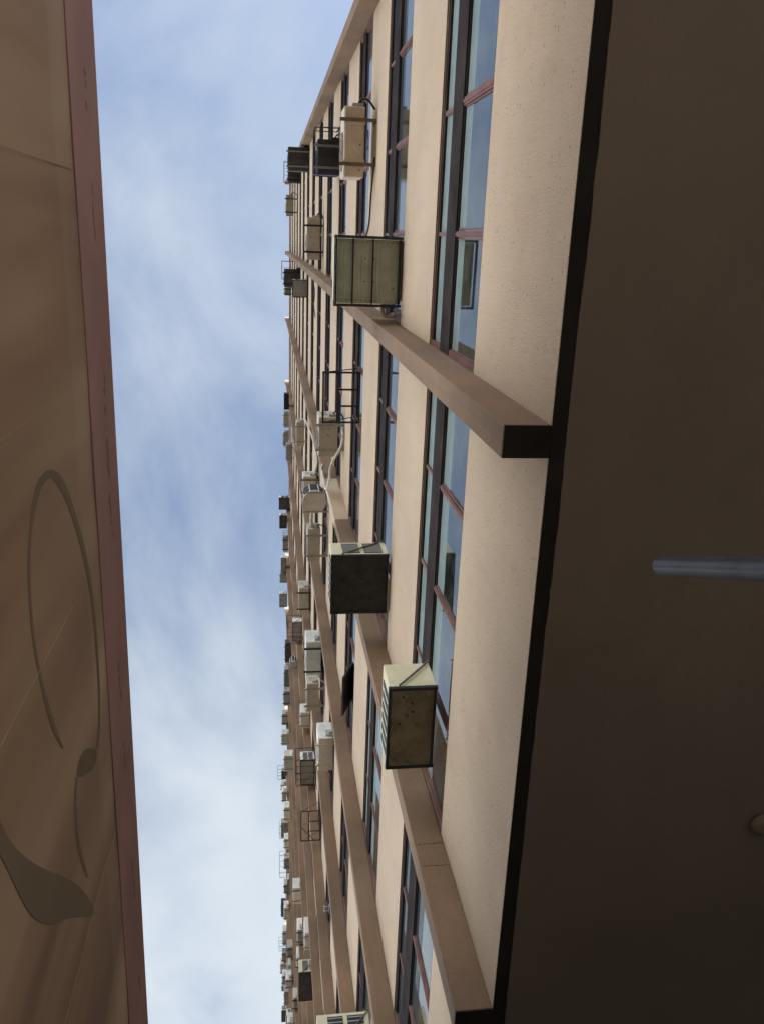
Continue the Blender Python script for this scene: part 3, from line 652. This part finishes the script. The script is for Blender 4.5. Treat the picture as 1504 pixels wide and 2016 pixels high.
# ---------------------------------------------------------------- banner on the street side
BY = -.595; SLP = .0088
bo = empty('street_banner', (0, BY, GZ), 'tall brown banner with red top border and dark swirl print, left of the sky', 'banner'); bo.rotation_euler.z = math.atan(SLP)
def T(x, z, y=0): return (x, y, z - GZ)
mb = MB(); nx = 160; xs = [3.2 - i*(13.2/nx) for i in range(nx + 1)]
def wav(x, z): return -.006 - .010*(.5 + .5*math.sin(x*5.1 + .6*math.sin(x*1.7)))**2*min(1, (3.0 - z)/1.0 + .15)
zs = [-1.3, -.2, .6, 1.2, 1.7, 2.1, 2.45, 2.7, 2.94]
gr = [[mb.bm.verts.new(T(x, z, wav(x, z))) for z in zs] for x in xs]
for i in range(nx):
    for j in range(len(zs)-1): mb.bm.faces.new((gr[i][j], gr[i+1][j], gr[i+1][j+1], gr[i][j+1])).smooth = True
me_o = mb.build('printed_sheet', M['banner'], bo); sm = me_o.modifiers.new('thick', 'SOLIDIFY'); sm.thickness = .003; sm.offset = -1
mb = MB()
for x in (.173, -.146, -.471, -1.136, -1.562, -2.3, -3.1, 1.0, 1.9, -4.2):
    mb.bar(T(x, -1.28, -.0045), T(x, 2.93, -.0045), .0012, 6)
mb.build('seam', M['banner'], bo)
mb = MB(); mb.box(T(-10, 2.941, -.020), T(3.2, 3.40, .0)); bd = mb.build('border', M['red'], bo, bevel=.004)
mb = MB(); mb.bar(T(-10, 2.985, -.001), T(3.2, 2.985, -.001), .004, 6); mb.bm.free()
rr = random.Random(5)
x = 1.2
while x > -9:
    z = 3.20 + rr.uniform(-.03, .03); n_ = rr.randint(2, 4)
    for _ in range(n_):
        mb = MB(); w2 = rr.uniform(.012, .035); h2 = rr.uniform(.006, .02); mb.prism([T(x - w2, z, .0003), T(x - w2*.2, z + h2, .0003), T(x + w2, z + h2*.2, .0003), T(x + w2*.1, z - h2, .0003)], (0, .0006, 0)); x -= rr.uniform(.03, .07); z += rr.uniform(-.015, .015)
        mb.build('scuff', M['scuff'], bd)
    x -= rr.choice([.08, .2, .45, .5])
LOOP_L = [(-1.485, 2.258), (-1.389, 2.202), (-1.279, 2.15), (-1.158, 2.107), (-1.047, 2.088), (-0.924, 2.101), (-0.818, 2.133), (-0.735, 2.185), (-0.681, 2.258), (-0.67, 2.33), (-0.676, 2.38), (-0.692, 2.415), (-0.749, 2.491), (-0.83, 2.571), (-0.939, 2.643), (-1.061, 2.707), (-1.195, 2.755), (-1.335, 2.78), (-1.491, 2.781), (-1.624, 2.773), (-1.719, 2.738), (-1.768, 2.679)]
LOOP_R = [(-1.476, 2.241), (-1.369, 2.163), (-1.263, 2.119), (-1.146, 2.084), (-1.038, 2.068), (-0.915, 2.082), (-0.81, 2.113), (-0.725, 2.16), (-0.663, 2.212), (-0.642, 2.272), (-0.647, 2.378), (-0.698, 2.495), (-0.762, 2.563), (-0.844, 2.628), (-0.955, 2.698), (-1.079, 2.757), (-1.213, 2.799), (-1.352, 2.817), (-1.508, 2.813), (-1.641, 2.801), (-1.737, 2.765), (-1.792, 2.714)]
TAIL_L = [(-1.672, 2.372), (-1.712, 2.34), (-1.783, 2.321), (-1.887, 2.329), (-1.981, 2.359), (-2.118, 2.431)]
TAIL_R = [(-1.684, 2.389), (-1.727, 2.36), (-1.804, 2.349), (-1.911, 2.36), (-2.013, 2.401), (-2.136, 2.454)]
BLOB = [(-1.78, 2.696), (-1.669, 2.531), (-1.641, 2.449), (-1.655, 2.392), (-1.678, 2.38), (-1.733, 2.464), (-1.808, 2.609), (-1.818, 2.674)]
DROP = [(-1.179, 1.626), (-1.276, 1.676), (-1.389, 1.729), (-1.527, 1.833), (-1.694, 1.983), (-1.877, 2.167), (-2.086, 2.351), (-2.253, 2.467), (-2.363, 2.511), (-2.178, 2.322), (-2.0, 2.128), (-1.863, 1.961), (-1.76, 1.87), (-1.667, 1.802), (-1.524, 1.733), (-1.403, 1.679), (-1.254, 1.602)]
def chaik(p, closed, it=2):
    for _ in range(it):
        o = [] if closed else [p[0]]; n = len(p)
        for i in range(n if closed else n-1):
            a, b = p[i], p[(i+1) % n]; o += [(a[0]*.75 + b[0]*.25, a[1]*.75 + b[1]*.25), (a[0]*.25 + b[0]*.75, a[1]*.25 + b[1]*.75)]
        if not closed: o.append(p[-1])
        p = o
    return p
mb = MB(); PY = -.0025
for La, Ra in ((LOOP_L, LOOP_R), (TAIL_L, TAIL_R)):
    La, Ra = chaik(La, 0), chaik(Ra, 0); vl = [mb.bm.verts.new(T(x, z, wav(x, z) + .0040)) for x, z in La]; vr = [mb.bm.verts.new(T(x, z, wav(x, z) + .0040)) for x, z in Ra]
    for i in range(len(vl) - 1): mb.bm.faces.new((vl[i], vl[i+1], vr[i+1], vr[i]))
def inside(x, z, P):
    c = False; n = len(P)
    for i in range(n):
        (x1, z1), (x2, z2) = P[i], P[i-1]
        if (z1 > z) != (z2 > z) and x < (x2 - x1)*(z - z1)/(z2 - z1) + x1: c = not c
    return c
for P_ in (BLOB, DROP):
    P_ = chaik(P_, 0 if False else 1); before = set(mb.bm.faces)
    f = mb.bm.faces.new([mb.bm.verts.new(T(x, z, 0)) for x, z in P_])
    xs_ = [p_[0] for p_ in P_]; x = min(xs_) + .03; 
    while x < max(xs_):                        # cut into narrow strips so that the print follows the folds
        gm = [g_ for g_ in mb.bm.faces if g_ not in before]; ed = {e for g_ in gm for e in g_.edges}; ve = {v for g_ in gm for v in g_.verts}
        bmesh.ops.bisect_plane(mb.bm, geom=gm + list(ed) + list(ve), plane_co=(x, 0, 0), plane_no=(1, 0, 0)); x += .03
    for v in {v for g_ in mb.bm.faces if g_ not in before for v in g_.verts}: v.co.y = wav(v.co.x, v.co.z + GZ) + .0043
bmesh.ops.triangulate(mb.bm, faces=[f for f in mb.bm.faces if len(f.verts) > 4])
so_ = mb.build('swirl_print', M['swirl'], bo); sm = so_.modifiers.new('thick', 'SOLIDIFY'); sm.thickness = .0003; sm.offset = 0
for x in (2.9, -.6, -4.2, -7.5, -9.8):
    mb = MB(); mb.box(T(x - .03, GZ + .001, -.09), T(x + .03, 3.3, -.03)); mb.build('post', M['galv'], bo)
